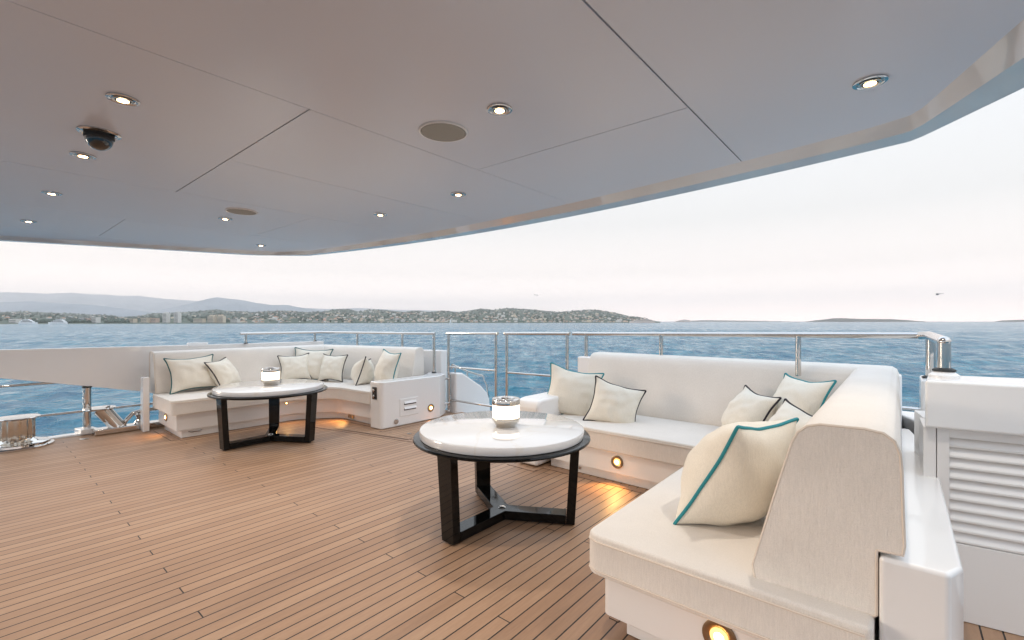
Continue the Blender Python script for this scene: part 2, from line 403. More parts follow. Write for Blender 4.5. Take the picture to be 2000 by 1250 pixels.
# speakers, dome camera
for p, lb in (((-1.742,1.536),'large round grey speaker grille in the ceiling panel, nearest one'), ((-4.338,1.529),'small far round grey speaker grille beyond the long dark ceiling seam')):
    t = thing('ceiling_speaker', lb, 'speaker', (p[0], p[1], ZC), 0, 'round speakers set into the ceiling')
    BM().lathe([(.122,.01),(.122,-.004),(.119,-.008),(.113,-.008),(.111,-.003),(.111,.01)], n=56).o('rim', M['gelb'], t, sharp=60)
    BM().lathe([(.110,-.0035),(.108,-.0085),(.06,-.0095),(.001,-.010)], n=56).o('grille', M['grille'], t)
t = thing('dome_camera', 'black glossy dome camera hanging from the ceiling with a silver ring', 'security camera', (-3.08,.43,ZC)); t.scale = (.82,.82,.9)
BM().lathe([(.105,-.001),(.105,-.006),(.09,-.010),(.085,-.008)], n=48).o('base_ring', M['chrome'], t)
BM().lathe([(.072,-.009),(.074,-.03),(.070,-.036)], n=48).o('collar', M['rubber'], t)
BM().lathe([(.068*math.cos(a), -.037-.062*math.sin(a)) for a in np.linspace(0, PI/2*.985, 14)], n=48).o('dome', M['dome'], t)

# ------------------------------------------------------------------ step light helper (faces -y before rotation)
def step_light(parent, loc, rz, r=.055, power=2.2, tilt=0.):
    m = Matrix.Translation(loc) @ Matrix.Rotation(rz, 4, 'Z') @ Matrix.Scale(-1, 4, (0,1,0))
    b = BM().lathe([(r,-.002),(r,.006),(r*.86,.009),(r*.60,.006),(r*.56,.002)], n=40, axis='y').xf(m).o('step_light', M['bronze'], parent, sharp=60)
    g = BM().lathe([(r*.55,.003),(r*.52,.0075),(r*.34,.0085)], n=32, axis='y').xf(m).o('diffuser', M['stepd'], b)
    g = BM().lathe([(r*.30,.008),(r*.27,.0105),(r*.15,.0125),(.001,.013)], n=28, axis='y').xf(m).o('bulb', M['stepb'], b)
    d = Vector((math.sin(rz), -math.cos(rz), 0))
    q = Vector(loc)+d*.04
    l = spot('step_lamp', q, power, (1., .52, .15), R_(110), .6, .02)
    l.rotation_euler = Vector((d.x, d.y, -1.1)).to_track_quat('-Z', 'Y').to_euler(); l.parent = parent
    if parent.location.length > 0: l.location = q
    return b

# ------------------------------------------------------------------ right-hand sofa
def sofa_seat(pts, rad, z0, z1, parent, name='seat_cushion'):
    o = BM().prism(roundpoly(pts, rad), z0, z1).o(name, M['seat'], parent, bevel=.032, seg=4)
    t = BM().tube([(x, y, z1-.016) for x, y in roundpoly([(p[0], p[1]) for p in pts], rad)], .0045, 6, closed=True)
    return o
SR = thing('corner_sofa', 'ivory corner sofa close on the right, its tall fabric backrest end nearest', 'sofa')
seatp = [(-1.08,1.79),(-.06,1.79),(-.06,4.60),(-2.62,4.60),(-2.62,3.56),(-1.08,3.56)]
sofa_seat(seatp, [.07,.02,.02,.02,.03,.05], .275, .455, SR)
BM().tube([(x, y, .428) for x, y in [(-1.084,3.50),(-1.084,1.86),(-1.064,1.806),(-1.02,1.786),(-.08,1.786)]], .0042, 6).o('piping', M['pipe_s'], SR)
BM().tube([(x, y, .30) for x, y in [(-1.084,3.50),(-1.084,1.86),(-1.064,1.806),(-1.02,1.786),(-.08,1.786)]], .0042, 6).o('piping', M['pipe_s'], SR)
BM().tube([(x, 3.556, z) for x, z in [(-2.60,.428),(-1.12,.428)]], .004, 6).o('piping', M['pipe_s'], SR)
basep = [(-1.015,1.84),(-.05,1.84),(-.05,4.62),(-2.60,4.62),(-2.60,3.60),(-1.015,3.60)]
BM().prism(roundpoly(basep, [.03,.01,.01,.01,.01,.01]), .09, .272).o('base', M['gelb'], SR, bevel=.004)
kickp = [(-.93,1.90),(-.055,1.90),(-.055,4.60),(-2.58,4.60),(-2.58,3.65),(-.93,3.65)]
BM().prism(kickp, .004, .089).o('kick_plinth', M['gelb'], SR, bevel=.003)
profR = [(0,.45),(-.008,.50),(.018,.60),(.062,.77),(.100,.91),(.118,.975),(.136,1.012),(.163,1.036),(.20,1.047),(.32,1.050),(.368,1.043),(.395,1.022),(.408,.985),(.412,.93),(.415,.80),(.418,.70),(.414,.672),(.352,.668),(.350,.66),(.350,.46),(.342,.452)]
pathR = [(-.405,1.875),(-.405,4.36),(-2.64,4.36)]
sweep(pathR, profR).o('backrest', M['seat'], SR, bevel=.008, seg=3, sharp=50)
def scaleprof(pr, k=.004): 
    cx = sum(p[0] for p in pr)/len(pr); cz = sum(p[1] for p in pr)/len(pr)
    return [(x+(k if x > cx else -k)*0, z) for x, z in pr]
proftube([(-.405,1.879),(-.405,4)], profR, 0, .0055).o('piping', M['pipe_s'], SR)
# outer white panel and top moulding
BM().prism([(-.048,1.86),(.115,1.86),(.150,1.94),(.150,3.55),(.06,4.2),(-.03,4.2)], .0, .655).o('outer_panel', M['gel'], SR, bevel=.014)
# arm at the far left end
BM().prism([(3.50,.01),(3.50,.585),(3.54,.635),(3.62,.645),(4.60,.645),(4.60,.01)], -2.90, -2.635, f=lambda a, b, c: (c, a, b)).o('arm', M['gel'], SR, bevel=.03, seg=4)
BM().prism([(-2.94,4.70),(.02,4.70),(.02,4.84),(-2.94,4.84)], .02, .98).o('rear_coaming', M['gel'], SR, bevel=.02)
step_light(SR, (-1.85,3.598,.192), 0, .055, 3.6)
step_light(SR, (-.52,1.838,.205), 0, .062, 1.)
b = BM().box(-2.32,-2.24,3.642,3.65,.035,.06).o('drain_fitting', M['chrome'], SR)

# ------------------------------------------------------------------ left-hand sofa
SL = thing('corner_sofa', 'ivory corner sofa at the far left, ending in a white cabinet', 'sofa')
seatl = [(-6.45,1.53),(-6.45,2.95),(-6.12,3.38),(-5.33,3.42),(-5.33,4.30),(-7.30,3.95),(-7.30,1.53)]
sofa_seat(seatl, [.05,.5,.4,.01,.01,.01,.03], .30, .47, SL)
pp = roundpoly(seatl, [.05,.5,.4,.01,.01,.01,.03])
BM().tube([(x+.003, y-.003, .443) for x, y in pp[:20]], .004, 6).o('piping', M['pipe_s'], SL)
basel = [(-6.51,1.59),(-6.51,3.0),(-6.16,3.44),(-5.33,3.48),(-5.33,4.3),(-7.28,3.9),(-7.28,1.59)]
BM().prism(roundpoly(basel, [.01,.35,.3,0,0,0,0]), .10, .297).o('base', M['gelb'], SL, bevel=.004)
kickl = [(-6.55,1.65),(-6.55,3.03),(-6.18,3.50),(-5.33,3.54),(-5.33,4.3),(-7.26,3.9),(-7.26,1.65)]
BM().prism(roundpoly(kickl, [.01,.35,.3,0,0,0,0]), .004, .098).o('kick_plinth', M['gelb'], SL, bevel=.003)
profL = [(0,.468),(-.006,.51),(.015,.60),(.05,.78),(.075,.90),(.09,.955),(.115,.988),(.15,1.002),(.21,1.005),(.26,.998),(.285,.975),(.295,.93),(.30,.75),(.30,.47)]
pathL = [(-5.50,4.24),(-7.27,3.78),(-7.27,1.56)]
sweep(pathL, profL).o('backrest', M['seat'], SL, bevel=.014, seg=3, sharp=50)
proftube([(-7.27,3.0),(-7.27,1.556)], profL, -1, .005).o('piping', M['pipe_s'], SL)
BM().box(-7.42,-7.28,1.43,1.50,.0,.69).o('end_panel', M['gel'], SL, bevel=.012)
# end cabinet
cab = roundpoly([(-5.322,3.42),(-5.09,3.43),(-5.09,4.42),(-5.24,4.66),(-5.62,4.66),(-5.322,4.3)], [.02,.07,.05,.03,.0,.0])
cabo = BM().prism(cab, .004, .612).o('end_cabinet', M['gel'], SL, bevel=.022, seg=4)
b = BM().box(-5.092,-5.082,3.72,4.03,.125,.36).o('vent_cover', M['gel'], cabo, bevel=.006)
for zz in (.205, .275):
    pass
for zz in (.20, .275): BM().box(-5.0825,-5.0795,3.785,3.985,zz,zz+.022).o('vent_slot', M['gap'], cabo); BM().prism([(-5.081,zz+.023),(-5.064,zz+.018),(-5.081,zz+.05)], 3.785, 3.985, f=lambda a, b_, c: (a, c, b_)).o('vent_slat', M['gel'], cabo)
pn = BM().box(-5.265,-5.175,3.414,3.424,.385,.545).o('socket_panel', M['socket'], cabo, bevel=.003)
for zz in (.425,.50): BM().lathe([(.020,.0),(.020,-.012),(.014,-.016),(.001,-.017)], (-5.22,3.415,zz), 20, 'y').o('socket_cap', M['chrome'], cabo)
BM().lathe([(.035,.0),(.035,.01),(.022,.013),(.001,.008)], (-5.09,3.66,.075), 20, 'x').xf(Matrix.Identity(4)).o('drain_fitting', M['chrome'], cabo)
step_light(cabo, (-5.088,4.25,.17), PI/2, .055, 1.5)
step_light(SL, (-5.98,3.462,.205), R_(3), .052, 3.4)
step_light(SL, (-6.93,1.588,.215), 0, .05, 1.2)
step_light(SL, (-6.508,2.86,.262), PI/2, .018, 1.2)
s = BM().box(-6.02,-5.86,3.508,3.520,.02,.082).o('socket_plate', M['plate'], SL, bevel=.003)
for k in range(3): BM().box(-6.005+k*.05,-5.975+k*.05,3.504,3.509,.035,.07).o('socket', M['chromer'], s)
BM().tube([(-6.545,1.72,.072),(-6.53,1.75,.062),(-6.53,1.83,.062),(-6.545,1.86,.072)], .006, 8).o('pull_handle', M['chrome'], SL)

# ------------------------------------------------------------------ pillows
def pillow(label, A, U, W, w, h, th, pipe, seed, k=.18, sag=0.):
    """A = lower corner, U = up direction of the pillow, W = along the lower edge"""
    U = Vector(U).normalized(); W = Vector(W); W = (W-U*W.dot(U)).normalized(); Nn = W.cross(U).normalized()
    r = thing('throw_pillow', label, 'pillow', A, 0, 'cream throw pillows on the sofas')
    N = 30; b = bmesh.new(); fr = []; bk = []
    def pos(u, v, s):
        x = .5*w*u*(1-k*(1-v*v)*abs(u)**3); y = .5*h*v*(1-k*(1-u*u)*abs(v)**3)
        cu = max(0., 1-abs(u)**2.0); cv = max(0., 1-abs(v)**2.0)
        t = .5*th*(cu**.66)*(cv**.66)*(1-.18*v)*1.28
        t *= 1+.10*noise.noise(Vector((u*1.7+seed, v*1.7, s*3)))
        # creases that run in from the corners
        cr = .0
        d = abs(abs(u)-abs(v)); rad = max(abs(u), abs(v))
        cr = .006*math.sin(9*(u*v)+seed)*math.exp(-d*5)*rad*(cu*cv)**.3 + (.017)*noise.noise(Vector((u*3.2+seed*2, v*3.5, 7+s)))*(cu*cv)**.5
        x += .008*noise.noise(Vector((u*2, v*2, seed))); y += .008*noise.noise(Vector((u*2, v*2, seed+5)))
        if v < -.6: x *= 1+.05*(-v-.6)/.4*(1-abs(u)**4)
        nzv = s*(t+cr) + .5*sag*(u*u)*1.0
        return W*(x+.5*w)+U*(y+.5*h)+Nn*nzv
    for i in range(N+1):
        ra = []; rc = []
        for j in range(N+1):
            u = math.sin((i/N-.5)*PI); v = math.sin((j/N-.5)*PI)
            u = .5*u+.5*(2*i/N-1); v = .5*v+.5*(2*j/N-1)
            f = b.verts.new(pos(u, v, 1)); ra.append(f)
            rc.append(f if i in (0, N) or j in (0, N) else b.verts.new(pos(u, v, -1)))
        fr.append(ra); bk.append(rc)
    for i in range(N):
        for j in range(N):
            b.faces.new((fr[i][j], fr[i+1][j], fr[i+1][j+1], fr[i][j+1]))
            b.faces.new((bk[i][j], bk[i][j+1], bk[i+1][j+1], bk[i+1][j]))
    loop = [fr[i][0].co.copy() for i in range(N)]+[fr[N][j].co.copy() for j in range(N)]+[fr[i][N].co.copy() for i in range(N, 0, -1)]+[fr[0][j].co.copy() for j in range(N, 0, -1)]
    obj('cover', b, M['pill'], r, sharp=180)
    # soften loop corners
    n = len(loop)
    for _ in range(2): loop = [(loop[q-1]+loop[q]*2+loop[(q+1) % n])/4 for q in range(n)]
    BM().tube(loop, .0078, 8, closed=True).o('piping', M[pipe], r)
    return r
# right sofa
pillow('large teal-piped pillow, nearest of all, leaning against the tall right backrest', (-.80,2.12,.455), (.28,-.04,.50), (.17,.53,.03), .58, .58, .31, 'teal', 1.3, k=.13)
pillow('large teal-piped pillow at the gate end of the right sofa', (-2.84,3.80,.455), (.0,.22,.52), (.86,.50,.03), .57, .55, .18, 'teal', 2.1)
pillow('small black-piped pillow in front of the teal one at the gate end', (-2.30,3.78,.455), (.02,.22,.45), (.80,.58,.03), .50, .46, .18, 'black', 3.7)
pillow('small black-piped pillow, left of the three in the corner of the right sofa', (-1.19,4.20,.455), (.20,.16,.45), (.36,-.30,.03), .46, .45, .22, 'black', 4.4)
pillow('large teal-piped pillow deepest in the corner of the right sofa', (-.87,4.26,.47), (.15,.16,.52), (.36,-.36,0), .54, .54, .22, 'teal', 5.9)
pillow('small black-piped pillow, right of the three in the corner of the right sofa', (-.82,3.74,.455), (.22,.14,.45), (.34,-.24,.02), .46, .44, .22, 'black', 6.2)
# left sofa
pillow('wide dark-teal-piped pillow at the bollard end of the left sofa', (-7.08,1.66,.47), (-.16,-.03,.45), (-.04,.56,.01), .58, .48, .18, 'dteal', 7.1)
pillow('small black-piped pillow leaning over the wide one on the left sofa', (-6.93,2.20,.47), (-.16,-.18,.42), (-.26,.36,.0), .46, .44, .19, 'black', 8.3)
pillow('dark-piped pillow, left of the pair before the corner of the left sofa', (-7.10,3.02,.47), (-.16,.03,.45), (.16,.43,0), .45, .43, .19, 'black', 9.6)
pillow('teal-piped pillow behind the pair in the corner of the left sofa', (-7.24,3.22,.475), (-.10,.14,.52), (.42,.42,0), .60, .54, .16, 'dteal', 10.2)
pillow('dark-piped pillow, right of the pair before the corner of the left sofa', (-6.90,3.50,.47), (-.06,.14,.45), (.42,.17,0), .47, .44, .17, 'black', 11.5)
pillow('black-piped pillow seen edge-on beside the cabinet of the left sofa', (-6.00,3.62,.47), (.04,.14,.42), (-.30,.30,.0), .42, .44, .26, 'black', 12.8)
pillow('teal-piped pillow standing next to the cabinet of the left sofa', (-5.90,3.86,.47), (.05,.12,.50), (.44,-.02,0), .48, .54, .22, 'teal', 13.3)

# ------------------------------------------------------------------ tables
def table(loc, rz, label):
    t = thing('coffee_table', label, 'table', loc, rz, 'round coffee tables on the deck')
    BM().lathe([(.02,.604),(.55,.604),(.575,.606),(.577,.612),(.577,.645),(.574,.652),(.567,.655),(.02,.655)][::1], n=128).o('tabletop', M['marble'], t, sharp=30)
    BM().lathe([(.02,.578),(.608,.578),(.620,.583),(.622,.591),(.618,.599),(.606,.6025),(.02,.6025)], n=128).o('under_disc', M['lacq'], t, sharp=30)
    for a in (-90, 30, 150):
        m = Matrix.Rotation(R_(a), 4, 'Z')
        # slightly inward-leaning leg
        b = BM(); hw = .056; d = .03
        top, bot = .520, .485
        vs = [(bot-d,-hw,.012),(bot+d,-hw,.012),(bot+d,hw,.012),(bot-d,hw,.012),(top-d,-hw-.008,.577),(top+d,-hw-.008,.577),(top+d,hw+.008,.577),(top-d,hw+.008,.577)]
        v = [b.b.verts.new(p) for p in vs]
        for f in ((0,3,2,1),(4,5,6,7),(0,1,5,4),(1,2,6,5),(2,3,7,6),(3,0,4,7)): b.b.faces.new([v[i] for i in f])
        b.xf(m).o('leg', M['lacq'], t, bevel=.003, seg=2)
        BM().lathe([(.018,.0),(.020,.004),(.018,.0118)], (bot,0,0), 16).xf(m).o('glide', M['rubber'], t)
    # Y-shaped foot
    R1, h = .454, .056; pts = []
    for a in (-90, 30, 150):
        c, s_ = math.cos(R_(a)), math.sin(R_(a))
        pts.append((R1*c+h*s_, R1*s_-h*c)); pts.append((R1*c-h*s_, R1*s_+h*c))
        a2 = R_(a+60); q = h/math.cos(R_(30)); pts.append((q*math.cos(a2), q*math.sin(a2)))
    BM().prism(pts, .013, .075).o('foot_bar', M['lacq'], t, bevel=.003, seg=2)
    BM().lathe([(.026,.0745),(.026,.079),(.020,.083),(.012,.084),(.010,.079),(.001,.079)], n=24).o('boss', M['chrome'], t)
    return t
table((-2.16,2.455,0), 0, 'round white marble table with black legs in the middle of the deck, nearest')
table((-5.62,2.29,0), R_(3), 'round white marble table with black legs in front of the left sofa, farther one')
def lamp(loc, label):
    t = thing('table_lamp', label, 'lamp', loc, 0, 'chrome and opal glass table lamps')
    BM().lathe([(.070,.001),(.072,.006),(.080,.018),(.094,.036),(.098,.05),(.098,.064)], n=56).o('base', M['chromer'], t, sharp=50)
    BM().lathe([(.096,.0645),(.0965,.155)], n=56).o('glass_shade', M['lampg'], t)
    BM().lathe([(.099,.1555),(.0995,.160),(.0995,.192),(.097,.197),(.092,.1985),(.060,.1985),(.056,.195),(.03,.195)], n=56).o('cap', M['chrome'], t, sharp=50)
    BM().lathe([(.034,.1955),(.034,.202),(.030,.205),(.001,.206)], n=32).o('cap_knob', M['chrome'], t)
    point('table_lamp_glow', Vector(loc)+Vector((0,0,.11)), 0., WARM, .09)
    return t
lamp((-2.14,2.475,.6555), 'glowing cylindrical lamp with chrome cap on the nearest marble table')
lamp((-5.64,2.30,.6555), 'glowing cylindrical lamp on the farther marble table by the left sofa')
for l in [o for o in COL.objects if o.name.startswith('table_lamp_glow')]: bpy.data.objects.remove(l)

# ------------------------------------------------------------------ railings
def post(parent, x, y, z0, z1, r=.021, collar=True, name='post'):
    b = BM().tube([(x,y,z0),(x,y,z1)], r, 20)
    p = b.o(name, M['chrome'], parent, sharp=60)
    if collar: BM().lathe([(r*1.7,z0+.0),(r*1.7,z0+.008),(r*1.2,z0+.016)], (x,y,0), 24).o('collar', M['rubber'] if z0 > .3 else M['chrome'], p)
    return p
# aft rail, left part: comes along the bulwark, turns at the corner, ends at the first gate
RL = thing('handrail', 'polished steel handrail behind the left sofa, turning at the deck corner', 'railing', group='polished handrails of the aft deck')
zr = 1.21
BM().tube([(-7.72,2.70,zr),(-7.70,3.80,zr),(-7.62,3.97,zr),(-7.40,4.05,zr),(-5.43,4.62,zr)], .021, 16).o('top_rail', M['chrome'], RL)
for (x, y) in ((-7.715,2.78),(-7.68,3.86)): post(RL, x, y, 1.055, zr, .018)
for (x, y) in ((-6.90,4.195),(-6.02,4.45)): post(RL, x, y, .6, zr, .018)
post(RL, -5.43, 4.60, .614, zr, .021)
def gate(x0, x1, lb):
    g = thing('rail_gate', lb, 'gate', group='steel gates in the aft rail')
    y = 4.76; zt = lambda x: 1.214+(x+5.28)*.0148
    BM().tube([(x0-.03,y,zt(x0)),(x1+.03,y,zt(x1))], .0215, 16).o('top_rail', M['chrome'], g)
    for x in (x0, x1): BM().tube([(x,y,.03),(x,y,zt(x))], .0205, 18).o('post', M['chrome'], g, sharp=60)
    BM().tube([(x0,y,.70),(x1,y,.712)], .0145, 14).o('mid_rail', M['chrome'], g); BM().tube([(x0,y,.20),(x1,y,.205)], .0145, 14).o('lower_rail', M['chrome'], g)
    for x in (x0, x1): BM().lathe([(.028,.012),(.030,.03),(.022,.045)], (x,y,0), 20).o('foot_socket', M['chrome'], g)
    for x in (x0-.03, x1+.03): BM().lathe([(.0235,-.008),(.0245,0),(.0235,.008)], (x,y,zt(x)), 16, 'x').o('joint_ring', M['chromer'], g)
gate(-5.28,-4.30, 'steel gate section with two cross bars beside the left sofa cabinet')
gate(-4.10,-3.12, 'steel gate section next to the arm of the right sofa')
RR = thing('handrail', 'polished steel handrail running behind the right sofa to the thick corner posts', 'railing', group='polished handrails of the aft deck')
BM().tube([(-3.05,4.78,1.247),(-2.70,4.78,1.25),(.12,4.30,1.300)], .0225, 16).o('top_rail', M['chrome'], RR)
BM().tube([(.115,4.31,1.300),(.155,4.20,1.305),(.174,3.165,1.298)], .027, 20).o('return_rail', M['chrome'], RR)
for x, yy, zt in ((-2.862,4.78,1.249),(-1.885,4.641,1.262),(-.636,4.429,1.285)): post(RR, x, yy, .95, zt, .0215, False)
for x, yy, z0 in ((.164,4.16,1.02),(.174,3.165,1.15)): post(RR, x, yy, z0, 1.29, .027, True)
BM().lathe([(.001,-.0275)]+[(.0275*math.cos(a), .0275*math.sin(a)) for a in np.linspace(-1.3, 1.3, 9)]+[(.001,.0275)], (.174,3.165,1.298), 24).o('elbow', M['chrome'], RR)

# latch bar between the cabinet and the first gate
t = thing('gate_latch', 'vertical chrome latch bar with two brackets beside the cabinet end', 'latch')
BM().tube([(-5.235,4.74,.12),(-5.235,4.74,.585)], .017, 14).o('bar', M['chrome'], t)
for z in (.155,.53): BM().tube([(-5.27,4.60,z),(-5.255,4.68,z),(-5.235,4.74,z)], .014, 12).o('bracket', M['chrome'], t); 
BM().lathe([(.024,.23),(.026,.25),(.024,.27)], (-5.235,4.74,0), 16).o('clamp', M['chrome'], t)
# white stair wing going down aft of the gates with its own little handrail
wing = [(4.80,-1.2),(4.80,.615),(4.95,.60),(5.12,.50),(5.36,.36),(5.50,.24),(5.56,.12),(5.60,-.2),(5.62,-1.2)]
t = thing('stair_wing', 'white curved wing wall descending aft behind the left gate', 'wall')
BM().prism(wing, -5.32, -5.16, f=lambda a, b, c: (c, a, b)).o('wing_wall', M['gel'], t, bevel=.03, seg=4)
BM().tube([(-5.24,4.78,.66),(-5.24,4.80,.735),(-5.24,5.13,.60),(-5.24,5.47,.50),(-5.24,5.57,.33),(-5.24,5.61,.10),(-5.24,5.63,-.4)], .014, 14).o('wing_rail', M['chrome'], t)
for y, z, z1 in ((5.12,.47,.60),(4.86,.59,.71)): BM().tube([(-5.24,y,z),(-5.24,y,z1)], .011, 12).o('stanchion', M['chrome'], t)
# low rail on the swim stair seen over the far side
t = thing('handrail', 'thin low steel handrail of the stern stairs, seen over the near marble table', 'railing', group='polished handrails of the aft deck')
BM().tube([(-3.9,5.6,.30),(-3.63,5.6,.42),(-2.9,5.5,.40)], .013, 12).o('top_rail', M['chrome'], t)
for x in (-3.72,-3.5): BM().tube([(x,5.6,-.4),(x,5.6,.39)], .012, 12).o('post', M['chrome'], t)
# swim platform / stern steps
o = BM().prism([(-6.6,4.95),(-.6,4.95),(-.9,6.6),(-6.2,6.6)], -2.3, -1.9).o('swim_platform', M['hull'], bevel=.02); tag(o, kind='structure')

# ------------------------------------------------------------------ port side: bulwark, bulwark rails, post, bollard, fairlead
t = thing('bulwark', 'glossy white bulwark wing along the left side of the deck, tapering below', 'bulwark')
pts = [(-3.2,1.30),(-3.2,1.105),(.24,1.077),(1.60,1.062),(2.6,1.055),(4.05,1.05),(4.05,.0),(2.6,.18),(1.60,.44),(.24,.76),(-1.2,1.08)][1:]
BM().prism(pts, -7.87, -7.745, f=lambda a, b, c: (c, a, b)).o('wing_panel', M['gel'], t, bevel=.012, seg=3)
BM().prism([(-7.87,4.05),(-7.745,4.05),(-5.5,4.80),(-5.5,4.93),(-7.8,4.2)], .01, .94).o('corner_panel', M['gel'], t, bevel=.012)
BM().box(-7.88,-7.80,2.05,2.30,1.02,1.09).o('cap_block', M['gel'], t, bevel=.008)
t = thing('bulwark_post', 'short polished post carrying the white bulwark wing', 'post', (-7.76,.97,0))
BM().tube([(0,0,.07),(0,0,.575)], .041, 28).o('tube', M['chrome'], t, sharp=60)
BM().lathe([(.046,.57),(.048,.58),(.046,.588)], n=28).o('collar', M['rubber'], t)
t = thing('side_rails', 'two thin steel rails along the left edge, under the bulwark wing', 'railing')
for z, y1 in ((.273,4.0),(.657,.75)): BM().tube([(-7.82,-3.0,z),(-7.82,y1,z)], .0155, 14).o('rail', M['chrome'], t)
# capstan bollard
t = thing('bollard', 'fat polished steel mooring bollard with fluted drum at the left deck edge', 'bollard', (-7.53,.36,0))
BM().lathe([(.30,.002),(.30,.018),(.285,.022),(.270,.028),(.268,.048),(.25,.058),(.20,.066),(.15,.085),(.135,.10)], n=72).o('base_flange', M['chrome'], t, sharp=40)
b = BM(); nn = 96; rings = []
for z in (.085,.10,.295,.31):
    rings.append([b.b.verts.new(((.142+.007*math.cos(14*a)+(-.01 if z in (.085,) else 0))*math.cos(a), (.142+.007*math.cos(14*a)+(-.01 if z in (.085,) else 0))*math.sin(a), z)) for a in [2*PI*j/nn for j in range(nn)]])
for A, B in zip(rings, rings[1:]):
    for j in range(nn): b.b.faces.new((A[j], A[(j+1)%nn], B[(j+1)%nn], B[j]))
b.b.faces.new(rings[0][::-1]); b.b.faces.new(rings[-1]); b.o('drum', M['chromer'], t, sharp=60)
BM().lathe([(.14,.305),(.185,.318),(.190,.326),(.186,.333),(.12,.337),(.05,.34),(.001,.34)], n=64).o('cap', M['chrome'], t)
# fairlead with leaning roller and horn
t = thing('fairlead', 'polished fairlead with a leaning roller and an arched horn on the left deck edge', 'fairlead')
BM().prism([(-7.64,1.0),(-7.46,1.0),(-7.46,2.3),(-7.64,2.3)], .004, .075).o('base_bar', M['chrome'], t, bevel=.012)
BM().tube([(-7.55,1.23,.075),(-7.55,1.21,.11),(-7.56,1.09,.29),(-7.565,1.08,.31)], [.09,.08,.085,.09], 32).o('roller', M['chrome'], t, sharp=60)
BM().lathe([(.10,.30),(.155,.312),(.16,.322),(.155,.332),(.05,.338),(.001,.338)], (-7.565,1.06,0), 44).o('roller_cap', M['chrome'], t, sharp=50)
BM().tube([(-7.55,1.29,.08),(-7.55,1.31,.13),(-7.55,1.38,.215),(-7.55,1.48,.24),(-7.55,2.05,.24),(-7.55,2.18,.20),(-7.55,2.25,.08)], .024, 18).o('horn', M['chrome'], t)
BM().lathe([(.05,.074),(.045,.10),(.025,.13),(.026,.16),(.05,.195),(.045,.215)], (-7.55,1.44,0), 28).o('spool', M['chrome'], t)
t = BM().lathe([(.045,.001),(.045,.006),(.02,.009),(.001,.009)], (-7.40,.90,0), 24).o('deck_filler', M['chromer']); tag(t, 'small round steel filler cap in the deck beside the bollard', 'deck fitting')
t = BM().lathe([(.03,.001),(.03,.005),(.012,.008),(.001,.008)], (-4.66,3.55,0), 20).o('deck_filler', M['chromer']); tag(t, 'tiny steel fitting in the deck left of the near table, before the gate', 'deck fitting')

# ------------------------------------------------------------------ right: louvred cabinet, coping box, bulwark
ca = R_(8); ux = Vector((math.cos(ca), math.sin(ca)))
t = thing('louvred_locker', 'white locker with a louvred door and thick coping, at the right edge', 'locker', (.095,2.935,0), ca)
BM().prism([(0,0),(1.3,0),(1.3,.42),(.07,.34)], .894, 1.12).o('coping', M['gel'], t, bevel=.014, seg=3)
BM().prism([(0,.035),(.047,.035),(.047,.30),(.03,.30)], .004, .893).o('side_stile', M['gelb'], t, bevel=.003)
dr = BM().box(.050,.094,.035,.07,.36,.893).box(.094,1.25,.035,.07,.853,.892).box(.094,1.25,.035,.07,.003,.36).box(.05,.094,.035,.07,.003,.3595).o('door_frame', M['gelb'], t, bevel=.0015, seg=1)
BM().box(.05,1.25,.075,.55,.003,.892).o('carcass', M['gelb'], t)
for k in range(10):
    z = .853-.0493*(k+1)
    BM().prism([(.072,z),(.040,z+.004),(.040,z+.014),(.066,z+.0525),(.072,z+.0525)], .0945, 1.25, f=lambda a, b_, c: (c, a, b_)).o('louvre_slat', M['gelb'], t, bevel=.0015, seg=1)
BM().lathe([(.060,.0),(.060,.012),(.040,.028),(.034,.034)], (.110,.215,1.119), 32).o('post_socket', M['gel'], t)
t = thing('bulwark', 'white starboard bulwark step with cleats in the gap behind the right sofa', 'bulwark')
BM().prism([(.17,3.62),(1.6,3.62),(1.6,5.0),(.0,5.0),(.0,4.86),(.17,4.4)], .01, .66).o('step_block', M['gel'], t, bevel=.02)
BM().prism([(.11,4.02),(.26,4.02),(.26,4.36),(.11,4.36)], .66, 1.02).o('post_plinth', M['gel'], t, bevel=.02)
BM().tube([(-.5,5.4,.62),(.4,5.4,.62)], .02, 14).o('stern_rail', M['chrome'], t)
BM().tube([(.135,5.4,.62),(.165,5.4,.62)], .038, 16).o('clamp', M['rubber'], t)
BM().tube([(.155,5.4,.62),(.155,5.2,.2)], .02, 10).o('stay', M['gel'], t)
BM().tube([(.10,3.75,.665),(.105,3.80,.72),(.11,3.95,.735),(.112,4.0,.67)], .012, 12).o('cleat', M['chrome'], t)

# ------------------------------------------------------------------ deck margin boards and hatch lines (thin sheets of teak)
def margin(pts, name='margin_board'):
    # outline strip in caulk, inset board
    cx = sum(p[0] for p in pts)/len(pts); cy = sum(p[1] for p in pts)/len(pts)
    return pts
M['teak2'] = simple('teak_board', (.37,.225,.145), .5, var=.10, vscale=3, stretch=(1,14,1), bump=.15, bscale=90)
mb = BM(); mc = BM()
def strip(a, b_, w, z=.004):
    a = Vector(a); b_ = Vector(b_); d = (b_-a).normalized(); n = Vector((-d.y, d.x))*w/2; c = .003
    q = [a-n, b_-n, b_+n, a+n]; mc.prism([tuple(p) for p in q], .0005, z-.0015)
    n2 = n*(1-2*c/w); a2 = a+d*c; b2 = b_-d*c
    mb.prism([tuple(a2-n2), tuple(b2-n2), tuple(b2+n2), tuple(a2+n2)], .001, z)
strip((-6.50,1.575),(-7.28,1.575),.075); strip((-6.475,1.62),(-6.475,2.95),.075)
strip((-6.10,3.43),(-5.40,3.49),.07); strip((-5.02,3.38),(-5.02,4.55),.07)
strip((-5.95,2.98),(-4.30,3.36),.075); strip((-5.62,3.10),(-4.42,3.375),.07)
